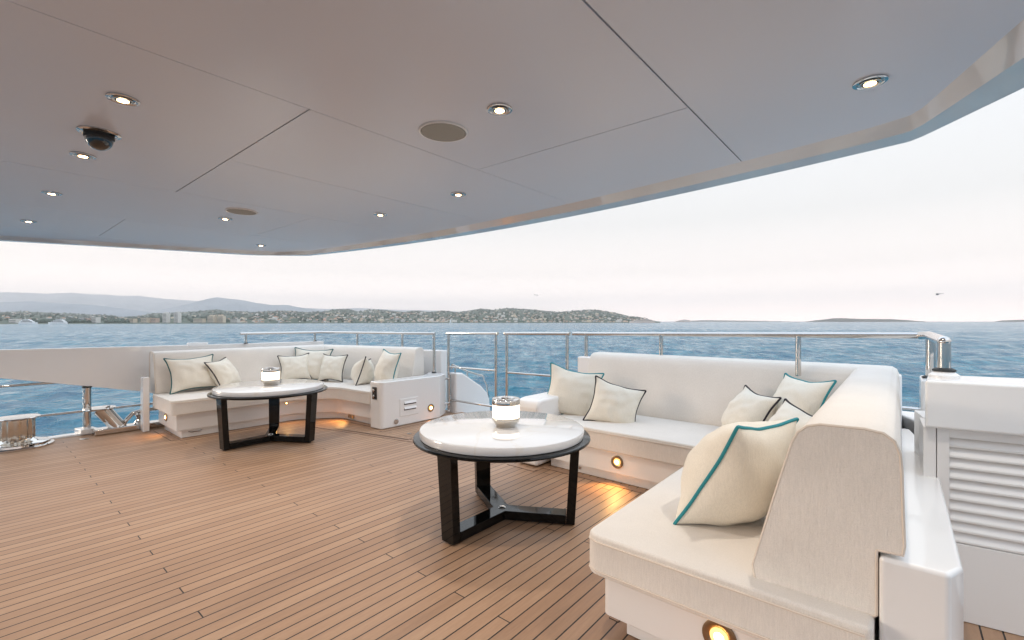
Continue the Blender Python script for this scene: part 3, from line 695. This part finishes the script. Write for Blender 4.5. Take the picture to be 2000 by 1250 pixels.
strip((-2.60,3.575),(-.94,3.575),.07); strip((-2.93,3.43),(-2.60,3.43),.06); strip((-1.02,1.95),(-1.02,3.5),.05)
strip((-4.9,4.62),(-3.1,4.62),.09)
o = mb.o('margin_boards', M['teak2'], smooth=False); tag(o, kind='structure')
o = mc.o('margin_caulking', M['gap'], smooth=False); tag(o, kind='structure')

# ------------------------------------------------------------------ sea: polar sheet with summed wave trains
def build_sea():
    r = [3.0]
    while r[-1] < 260: r.append(r[-1]*1.0085)
    while r[-1] < 11800: r.append(r[-1]*1.045)
    r = np.array(r)
    base = math.atan2(FW.y, FW.x)
    fine = np.linspace(-R_(58), R_(58), 560); coarse = np.linspace(R_(58), 2*PI-R_(58), 62)[1:-1]
    th = base+np.concatenate([fine, coarse]); A, B = np.meshgrid(r, th, indexing='ij')
    X = A*np.cos(B); Y = A*np.sin(B); Z = np.zeros_like(X); DX = np.zeros_like(X); DY = np.zeros_like(X)
    sp = A*.0085
    for k in range(70):
        lam = .8*(12/.8)**(rng.rand()); amp = .021*lam**.68*(.6+.6*rng.rand()); dire = R_(118)+rng.randn()*.55; ph = rng.rand()*2*PI
        kx, ky = math.cos(dire)*2*PI/lam, math.sin(dire)*2*PI/lam
        w = np.clip((lam/(sp*2.5))-1, 0, 1)*np.clip((1500-A)/1200, 0, 1)
        # long-wave gusting so that patches differ
        g = .75+.5*np.sin(X*.031*math.cos(k)+Y*.027*math.sin(k)+k)
        p = kx*X+ky*Y+ph
        Z += amp*g*w*np.sin(p)*.55; DX -= .55*amp*g*w*math.cos(dire)*np.cos(p)*-.8; DY -= .55*amp*g*w*math.sin(dire)*np.cos(p)*-.8
    X = X+DX; Y = Y+DY; Z = Z+SEA
    nr, nt_ = X.shape; v = np.stack([X, Y, Z], -1).reshape(-1, 3)
    i = np.arange(nr-1)[:, None]; j = np.arange(nt_)[None, :]; j2 = (j+1) % nt_
    f = np.stack([i*nt_+j, (i+1)*nt_+j, (i+1)*nt_+j2, i*nt_+j2], -1).reshape(-1, 4)
    me = bpy.data.meshes.new('sea'); me.vertices.add(len(v)); me.vertices.foreach_set('co', v.ravel()); me.loops.add(f.size); me.loops.foreach_set('vertex_index', f.ravel().astype(np.int32))
    me.polygons.add(len(f)); me.polygons.foreach_set('loop_start', np.arange(0, f.size, 4, dtype=np.int32)); me.polygons.foreach_set('loop_total', np.full(len(f), 4, dtype=np.int32)); me.polygons.foreach_set('use_smooth', [True]*len(f)); me.update(); me.validate()
    me.materials.append(water()); o = bpy.data.objects.new('sea', me); COL.objects.link(o); tag(o, kind='structure')
    sbm = BM().prism([(11900*math.cos(a), 11900*math.sin(a)) for a in np.linspace(0, 2*PI, 65)[:-1]], -9., -8.).o('sea_bed', simple('deep_sea_bed', (.01,.03,.05), .9), smooth=False); tag(sbm, kind='structure')
build_sea()

# ------------------------------------------------------------------ coast. All given as (lateral pixel column, ridge pixel row) surveyed at a depth t
F_ = 897.; HZ = 628.
def cp(u, t, z): p = FW*t+RT*((u-1000)/F_*t); return Vector((p.x, p.y, z))
def terrain(name, sil, t0f, t1, m, nu, ns, amp, hmul=1., back=1.35, wid=.35):
    us = [s[0] for s in sil]; vs = [s[1] for s in sil]
    U = np.linspace(us[0], us[-1], nu); b = bmesh.new(); rows = []
    def h(u, s):
        v = np.interp(u, us, vs); zr = EYE+(HZ+1.0-v)/F_*t1 if callable(t1) is False else 0
        t = t0f(u)*(1-s)+t1*s if s <= 1 else t1*(1+(s-1)*back)
        if s <= 1:
            q = max(0., (s-.07)/.93); base = q**.62*(1-.0) if wid else q
            nzv = noise.noise(Vector((u*.021, s*3.1, 3.3)))*.55+noise.noise(Vector((u*.06, s*7., 9.3)))*.35
            z = SEA+1.5+(zr-SEA-1.5)*min(1.04, base*(1-.42*(1-s)))+amp*nzv*4*s*(1-s)*(.4+.6*abs(zr)/60.)
            z = min(z, EYE+(zr-EYE)*(t/t1)*.985) if s < .97 else z
            z += amp*.10*noise.noise(Vector((u*.3, s*22, 1.)))*s
        else: z = zr*(1-(s-1)*2.2)
        if s <= 0: z = SEA-2
        return t, max(z, SEA+.6 if s > 0 else -9)
    ss = [-.02]+list(np.linspace(.005, 1., ns))+[1.1, 1.3, 1.5]
    for s in ss:
        row = []
        for u in U:
            t, z = h(u, s); row.append(b.verts.new(cp(u, t, z)))
        rows.append(row)
    for A, B in zip(rows, rows[1:]):
        for i in range(nu-1): b.faces.new((A[i], A[i+1], B[i+1], B[i]))
    o = obj(name, b, m, sharp=180); tag(o, kind='structure')
    return h
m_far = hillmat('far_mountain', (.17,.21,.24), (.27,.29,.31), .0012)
m_hill = hillmat('wooded_hill', (.045,.078,.062), (.17,.17,.13), .03)
m_isle = hillmat('wooded_island', (.05,.05,.04), (.12,.10,.08), .02)
C = [(-260,578),(0,572),(50,573),(90,575),(140,573),(175,576),(215,577),(225,579),(270,579),(310,584),(350,587),(400,590),(450,594),(520,599),(575,602),(640,605),(700,603),(760,606),(860,608),(930,612),(1010,618),(1100,626)]
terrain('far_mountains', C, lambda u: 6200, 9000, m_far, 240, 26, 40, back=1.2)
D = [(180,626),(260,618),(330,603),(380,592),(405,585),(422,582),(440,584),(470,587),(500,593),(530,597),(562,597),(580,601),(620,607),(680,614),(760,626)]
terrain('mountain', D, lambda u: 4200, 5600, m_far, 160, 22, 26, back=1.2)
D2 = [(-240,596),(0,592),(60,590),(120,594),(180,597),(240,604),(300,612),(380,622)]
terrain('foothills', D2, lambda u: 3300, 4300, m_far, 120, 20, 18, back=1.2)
A_ = [(-260,612),(0,611),(50,610),(100,612),(150,615),(210,617),(240,621),(265,620),(300,613),(330,613),(380,610),(420,606),(460,610),(500,611),(545,608),(600,611),(630,610),(660,605),(680,605),(700,610),(720,606),(750,607),(790,611),(810,608),(840,611),(865,608),(890,611),(910,609),(940,604),(965,607),(990,603),(1005,604),(1040,606),(1090,611),(1120,608),(1150,606),(1170,607),(1200,612),(1230,619),(1252,621),(1272,627),(1290,630)]
t0f = lambda u: float(np.interp(u, [-260, 0, 500, 800, 1290], [640, 680, 860, 1050, 1250]))
hA = terrain('coastal_hills', A_, t0f, 2500., m_hill, 520, 46, 14.)
for nm, pts, td in (('island', [(1572,630),(1590,627.5),(1607,626),(1625,623.5),(1645,623),(1680,624.5),(1740,625),(1775,627),(1808,629.8)], 3400.), ('island', [(1941,630),(1955,627.5),(1980,626.5),(2100,625)], 3300.), ('headland', [(1322,630),(1345,628),(1380,627),(1420,627.5),(1500,628.5),(1560,630)], 5200.)):
    b = bmesh.new(); rr = []
    U = np.linspace(pts[0][0], pts[-1][0], 90)
    for s in (-1,-.8,-.45,0,.5,1.):
        row = []
        for u in U:
            v = np.interp(u, [p[0] for p in pts], [p[1] for p in pts]); z = EYE+(HZ+1.2-v)/F_*td
            z = SEA-1+(z-SEA+1)*(1-s*s)+(1.6*noise.noise(Vector((u*.12, s*2, td)))+.9*noise.noise(Vector((u*.5, s*3, td))))*(1-s*s)
            row.append(b.verts.new(cp(u, td*(1+.04*s), z)))
        rr.append(row)
    for A, B in zip(rr, rr[1:]):
        for i in range(len(U)-1): b.faces.new((A[i], A[i+1], B[i+1], B[i]))
    tag(obj(nm, b, m_isle, sharp=180), kind='structure')

# houses: one villa of each sort, copied over the slopes
roofm = simple('terracotta_roof', (.42,.20,.12), .8, var=.15, vscale=.4)
wallm = [simple('villa_wall_white', (.62,.60,.57), .8), simple('villa_wall_cream', (.58,.50,.40), .8), simple('villa_wall_pink', (.56,.42,.35), .8), simple('villa_wall_grey', (.42,.42,.42), .8)]
winm = simple('villa_window', (.08,.09,.10), .2)
def villa_mesh(k):
    w, d, h = ((12,9,7),(17,10,6),(10,9,9),(24,11,12))[k]
    b = BM().box(-w/2,w/2,-d/2,d/2,-8,h)
    if k < 3:
        e = .8; z = h+.02
        v = [b.b.verts.new(p) for p in ((-w/2-e,-d/2-e,z),(w/2+e,-d/2-e,z),(w/2+e,d/2+e,z),(-w/2-e,d/2+e,z),(-w/4,0,z+2.4),(w/4,0,z+2.4))]
        for f in ((0,1,5,4),(1,2,5),(2,3,4,5),(3,0,4),(3,2,1,0)): b.b.faces.new([v[i] for i in f]).material_index = 1
    else: b.box(-w/2-.3,w/2+.3,-d/2-.3,d/2+.3,h+.02,h+.8).box(-3,3,-2,2,h+.82,h+3)
    for zz in np.arange(1.2, h-1.5, 3.): 
        for x in np.arange(-w/2+1.5, w/2-1.5, 3.2): b.box(x,x+1.5,-d/2-.08,-d/2+.1,zz,zz+1.5,2)
    return b
protos = []
for k in range(4):
    for c in range(len(wallm)):
        if k == 3 and c == 2: continue
        protos.append((k, c))
meshes = {}
for k, c in protos:
    b = villa_mesh(k); me = bpy.data.meshes.new('villa'); bmesh.ops.recalc_face_normals(b.b, faces=b.b.faces); b.b.to_mesh(me); b.b.free()
    for mm in (wallm[c], roofm, winm): me.materials.append(mm)
    meshes[(k, c)] = me
LBL = {0: ('small %s house dotted on the wooded coastal hillside', 'villas on the coastal hillside'), 1: ('long low %s house dotted on the wooded coastal hillside', 'villas on the coastal hillside'), 2: ('tall narrow %s house dotted on the wooded coastal hillside', 'villas on the coastal hillside'), 3: ('flat-roofed %s apartment house on the coastal hillside', 'apartment houses on the coastal hillside')}
CN = ['white','cream','pinkish','grey']
cnt = 0
extra = BM()
for n_ in range(1150):
    u = 470+800*rng.rand() if rng.rand() < .86 else 470*rng.rand()
    s = .05+.85*rng.rand()**1.8
    if u < 470: s = .10+.85*rng.rand()
    t, z = hA(u, s)
    if z < SEA+1.2: continue
    k = int(rng.choice(4, p=[.42,.27,.19,.12])); c = int(rng.choice(4, p=[.40,.32,.16,.12]))
    if (k, c) not in meshes: c = 1
    p = cp(u, t, z-1.0); sc = (.26+.27*rng.rand()); rot = YAW+rng.randn()*.35
    if cnt < 290:
        o = bpy.data.objects.new('house' if k < 3 else 'apartment_block', meshes[(k, c)]); COL.objects.link(o); o.location = p; o.rotation_euler = (0,0,rot); o.scale = (sc,)*3
        a, g = LBL[k]; tag(o, a % CN[c], 'house' if k < 3 else 'apartment block', (g+', '+CN[c]+(' long' if k == 1 else ' tall' if k == 2 else '')).strip()); cnt += 1
    else:
        mtx = Matrix.Translation(p) @ Matrix.Rotation(rot, 4, 'Z') @ Matrix.Scale(sc, 4)
        w, d, h = ((12,9,7),(17,10,6),(10,9,9),(24,11,12))[k]
        vs = [extra.b.verts.new(mtx @ Vector(q)) for q in ((-w/2,-d/2,-8),(w/2,-d/2,-8),(w/2,d/2,-8),(-w/2,d/2,-8),(-w/2,-d/2,h),(w/2,-d/2,h),(w/2,d/2,h),(-w/2,d/2,h),(0,0,h+2))]
        for f in ((0,1,5,4),(1,2,6,5),(2,3,7,6),(3,0,4,7)): extra.b.faces.new([vs[i] for i in f]).material_index = c
        for f in ((4,5,8),(5,6,8),(6,7,8),(7,4,8)): extra.b.faces.new([vs[i] for i in f]).material_index = 4 if k < 3 else c
o = extra.o('town', wallm+[roofm], smooth=False); tag(o, kind='stuff', cat='town', label='far pale houses crowding the shore and slopes of the coastal hills')
# seafront buildings that can be told apart
SF = [(30,14,8,0,'pale low boat shed at the far left waterfront'),(172,9,9,2,'orange-fronted waterfront block between white sheds'),(186,12,11,0,'white waterfront block right of the orange one'),(163,9,10,3,'pale grey waterfront block left of the orange one'),(120,14,8,0,'long white waterfront hall behind the two motor yachts'),
      (258,13,8,1,'cream waterfront building at the foot of the low hill'),(285,12,10,1,'wide cream waterfront building left of the white towers'),(303,10,9,2,'pinkish waterfront building just left of the white towers'),(325,8,19,0,'left of the two white tower blocks on the waterfront'),(347,8,20,0,'right of the two white tower blocks on the waterfront'),(390,18,8,1,'long low cream waterfront building right of the towers'),
      (414,11,13,1,'left cream twin of the two stepped blocks on the waterfront'),(432,13,13,1,'right cream twin of the two stepped blocks on the waterfront'),(460,13,7,0,'low white waterfront building right of the stepped blocks')]
for u, wpx, hpx, c, lb in SF:
    t = t0f(u)+45; s = t/F_; w, h = wpx*s, hpx*s; d = 9.
    b = BM().box(-w/2,w/2,-d/2,d/2,-4,h)
    if hpx > 12: b.box(-w/3,w/3,-d/3,d/3,h+.01,h+1.8)
    else: b.box(-w/2-.3,w/2+.3,-d/2-.3,d/2+.3,h+.01,h+.4)
    for zz in np.arange(1., h-1, 2.4): b.box(-w/2+.6,w/2-.6,-d/2-.06,-d/2+.1,zz,zz+1.0,1)
    o = b.o('waterfront_building', [wallm[c], winm], smooth=False); p = cp(u, t, SEA+1.3); o.location = p; o.rotation_euler = (0,0,YAW); tag(o, lb, 'building', 'buildings along the waterfront')
# shoreline trees as one far-off wood
wd = BM()
for n_ in range(2600):
    if n_ < 500: u = rng.choice([95,110,128,150,230]) + rng.randn()*9; t = t0f(u)+28+rng.rand()*30; z = SEA+1.; r = 2.2+rng.rand()*1.8
    else:
        u = -100+1370*rng.rand(); sv = .06+.9*rng.rand(); t, z = hA(u, sv); r = 1.5+rng.rand()*2.2
    p = cp(u, t, z+r*.6); m4 = Matrix.Translation(p) @ Matrix.Rotation(rng.rand()*6, 4, 'Z') @ Matrix.Diagonal((r*1.3, r, r*(.8+.6*rng.rand()), 1))
    bmesh.ops.create_icosphere(wd.b, subdivisions=1, radius=1., matrix=m4)
o = wd.o('woodland', simple('pine_foliage', (.06,.085,.065), .95, var=.35, vscale=.2), smooth=False); tag(o, kind='stuff', cat='woodland', label='dark pine woods along the shore and on the coastal hills')

# boats
def hullshape(L, B, H, m, parent, name='hull_body', z0=-.6):
    b = bmesh.new(); st = []
    for i in range(13):
        s = i/12; x = L*(s-.5); w = B/2*(1-max(0, (s-.45)/.55)**2.2); sh = H*(1+.25*s*s)
        st.append([b.verts.new((x, y, z)) for y, z in ((0, z0), (-w*.75, z0+.2), (-w, sh), (w, sh), (w*.75, z0+.2))])
    for A, B_ in zip(st, st[1:]):
        for j in range(5): b.faces.new((A[j], A[(j+1)%5], B_[(j+1)%5], B_[j]))
    b.faces.new(st[0]); b.faces.new(st[-1])
    return obj(name, b, m, parent, smooth=False)
bw = simple('boat_white', (.82,.82,.82), .3); bdk = simple('boat_window', (.03,.035,.04), .1)
def yacht(u, t, L, rz, lb):
    r = thing('motor_yacht', lb, 'motor yacht', cp(u, t, SEA), YAW+rz, 'motor yachts moored before the far left shore')
    hullshape(L, L*.2, 2.4, bw, r)
    for k, (a, b_, z, h) in enumerate(((-.46,.26,2.5,1.7),(-.38,.14,4.25,1.5),(-.28,.02,5.8,.9))):
        d = BM().prism([(a*L,z),((b_+.05)*L,z),(b_*L,z+h),(a*L,z+h)], -L*.075, L*.075, f=lambda p, q, c: (p, c, q)).o('deckhouse', bw, r, smooth=False)
        BM().prism([((a+.08)*L,z+.45),((b_-.0)*L,z+.45),((b_-.02)*L,z+h-.3),((a+.08)*L,z+h-.3)], -L*.076, L*.076, f=lambda p, q, c: (p, c, q)).o('window_band', bdk, d, smooth=False)
    BM().tube([(-.18*L,0,6.6),(-.20*L,0,9.4)], .12, 6).o('mast', bw, r)
yacht(56, 640., 22., .15, 'white motor yacht moored farthest left off the shore')
yacht(112, 655., 24., PI+.1, 'white motor yacht moored right of the other, before the dark pines')
r = thing('sailing_boat', 'small white sailing boat with one tall sail before the town', 'sailing boat', cp(881, 1000., SEA), YAW)
hullshape(8, 2.3, .9, bw, r); BM().tube([(.3,0,.9),(.3,0,12)], .12, 6).o('mast', bw, r)
BM().prism([(.1,1.6),(.1,11.5),(-3.2,1.8)], -.05, .05, f=lambda a, b_, c: (a, c, b_)).o('sail', bw, r, smooth=False)
shp = simple('ship_pink_white', (.80,.66,.58), .4)
for u, t, L, lb in ((1254, 1150., 66., 'pale pinkish cruise ship at anchor off the end of the coastal hills'), (1334, 2300., 84., 'fainter second cruise ship farther right on the horizon')):
    r = thing('cruise_ship', lb, 'cruise ship', cp(u, t, SEA), YAW+PI+.12, 'cruise ships at anchor')
    hullshape(L, L*.13, L*.055, shp, r, z0=-2)
    for k, (a, b_) in enumerate(((-.44,.36),(-.42,.32),(-.38,.24),(-.2,.05))):
        z = L*(.056+.024*k); d = BM().box(a*L,b_*L,-L*.05,L*.05,z,z+L*.021).o('superstructure', shp, r, smooth=False)
        BM().box((a+.02)*L,(b_-.02)*L,-L*.0505,L*.0505,z+L*.006,z+L*.014).o('window_band', winm, d, smooth=False)
    BM().prism([(-.15*L,L*.15),(-.06*L,L*.15),(-.09*L,L*.185),(-.15*L,L*.185)], -L*.015, L*.015, f=lambda a, b_, c: (a, c, b_)).o('funnel', shp, r, smooth=False)
# helicopter and bird
hm = simple('helicopter_paint', (.06,.07,.09), .4)
r = thing('helicopter', 'small dark helicopter flying low over the sea on the right', 'helicopter', cp(1834, 420., EYE+53*420/F_), YAW); r.scale = (.66,.66,.66)
b = bmesh.new(); bmesh.ops.create_uvsphere(b, u_segments=18, v_segments=12, radius=1., matrix=Matrix.Translation((-2.2,0,0)) @ Matrix.Diagonal((2.3,.9,1.05,1))); obj('fuselage', b, hm, r)
BM().tube([(-.8,0,.25),(5.6,0,.65)], [.42,.13], 10).o('tail_boom', hm, r)
BM().prism([(5.2,.6),(5.9,.6),(6.2,1.7),(5.8,1.7)], -.06, .06, f=lambda a, b_, c: (a, c, b_)).o('tail_fin', hm, r, smooth=False)
BM().box(-6.6,2.4,-.14,.14,1.42,1.48).box(-2.25,-1.95,-4.5,4.5,1.42,1.48).o('rotor', hm, r, smooth=False)
BM().tube([(-2.1,0,.9),(-2.1,0,1.45)], .12, 8).o('rotor_mast', hm, r)
for s in (-1, 1): BM().tube([(-4.2,s*.9,-1.35),(-3.9,s*.9,-1.5),(-.4,s*.9,-1.5)], .07, 6).o('skid', hm, r); BM().tube([(-3.1,s*.4,-.7),(-3.1,s*.9,-1.5)], .05, 6).o('skid_strut', hm, r)
b = bmesh.new()
v = [b.verts.new(p) for p in ((0,.18,0),(-.05,-.22,0),(.05,-.22,0),(-.35,.05,.14),(-.62,-.10,.03),(.35,.05,.14),(.62,-.10,.03),(0,0,.05),(0,0,-.05))]
for f in ((0,7,1),(0,8,1),(0,7,2),(0,8,2),(0,3,1),(3,4,1),(0,5,2),(5,6,2)): b.faces.new([v[i] for i in f])
bi = obj('seagull', b, simple('gull_feathers', (.12,.11,.11), .8), smooth=False); bi.location = cp(1047, 120., EYE+51*120/F_); bi.rotation_euler = (.2,.1,YAW); tag(bi, 'tiny dark gull gliding over the coastal town', 'bird')

# ------------------------------------------------------------------ air
HAZE = 1.35e-4
if HAZE:
    m = bpy.data.materials.new('haze_air'); m.use_nodes = True; nt = m.node_tree; nt.nodes.clear()
    out = nt.nodes.new('ShaderNodeOutputMaterial'); pv = nt.nodes.new('ShaderNodeVolumePrincipled'); nt.links.new(pv.outputs[0], out.inputs['Volume'])
    pv.inputs['Color'].default_value = (.96,.95,.95,1); pv.inputs['Density'].default_value = HAZE; pv.inputs['Anisotropy'].default_value = 0.
    o = BM().box(-12500,12500,-12500,12500,-12,620).o('haze', m, smooth=False); tag(o, kind='stuff')

# ------------------------------------------------------------------ world, sun, camera
w = bpy.data.worlds.new('World'); S.world = w; w.use_nodes = True; nt = w.node_tree; bg = nt.nodes['Background']
SUN_EL, SUN_AZ = R_(7.), math.atan2(-.75, -1.)       # low, over the hills beyond the left side
sky = nt.nodes.new('ShaderNodeTexSky'); sky.sky_type = 'NISHITA'; sky.sun_disc = False; sky.sun_elevation = SUN_EL; sky.sun_rotation = PI/2-SUN_AZ
sky.air_density = 1.0; sky.dust_density = 2.5; sky.ozone_density = 1.5
# hand-set elevation gradient over the clear-sky colour, unseen upper bands brightened to lift haze
mixc = nt.nodes.new('ShaderNodeMix'); mixc.data_type = 'RGBA'; mixc.inputs[0].default_value = .93
gcol = nt.nodes.new('ShaderNodeValToRGB'); tc = nt.nodes.new('ShaderNodeTexCoord'); sx = nt.nodes.new('ShaderNodeSeparateXYZ')
nt.links.new(tc.outputs['Generated'], sx.inputs[0]); nt.links.new(sx.outputs[2], gcol.inputs[0])
e = gcol.color_ramp.elements; e[0].position = 0.; e[0].color = (1.42,1.16,1.04,1); e[1].position = 1.; e[1].color = (.50,.63,.80,1)
for p_, c_ in ((.04,(.93,.81,.75,1)),(.10,(.575,.525,.50,1)),(.20,(.435,.428,.422,1)),(.33,(.435,.442,.45,1)),(.45,(.70,.76,.82,1)),(.68,(.70,.78,.88,1))):
    q = gcol.color_ramp.elements.new(p_); q.color = c_
vs_ = nt.nodes.new('ShaderNodeVectorMath'); vs_.operation = 'SCALE'; vs_.inputs['Scale'].default_value = 10.
nt.links.new(gcol.outputs[0], vs_.inputs[0]); nt.links.new(sky.outputs[0], mixc.inputs[6]); nt.links.new(vs_.outputs[0], mixc.inputs[7])
nt.links.new(mixc.outputs[2], bg.inputs[0]); bg.inputs[1].default_value = .10
sl = bpy.data.lights.new('sun', 'SUN'); sl.energy = 1.0; sl.angle = R_(14); sl.color = (1., .82, .66); so = bpy.data.objects.new('sun', sl); COL.objects.link(so)
dv = Vector((math.cos(SUN_EL)*math.cos(SUN_AZ), math.cos(SUN_EL)*math.sin(SUN_AZ), math.sin(SUN_EL))); so.rotation_euler = dv.to_track_quat('Z', 'Y').to_euler()

cam = bpy.data.cameras.new('camera'); co = bpy.data.objects.new('camera', cam); COL.objects.link(co); S.camera = co
co.location = (0, 0, EYE); co.rotation_euler = (R_(90), 0, YAW); cam.sensor_width = 36.; cam.lens = 36*897/2000.; cam.shift_y = 2.5/2000.; cam.clip_start = .05; cam.clip_end = 40000
S.render.engine = 'CYCLES'; S.view_settings.view_transform = 'Standard'; S.view_settings.look = 'None'; S.view_settings.exposure = 1.28; S.view_settings.gamma = 1.
S.cycles.max_bounces = 8; S.cycles.diffuse_bounces = 4; S.cycles.glossy_bounces = 4; S.cycles.volume_bounces = 0; S.cycles.sample_clamp_indirect = 6.
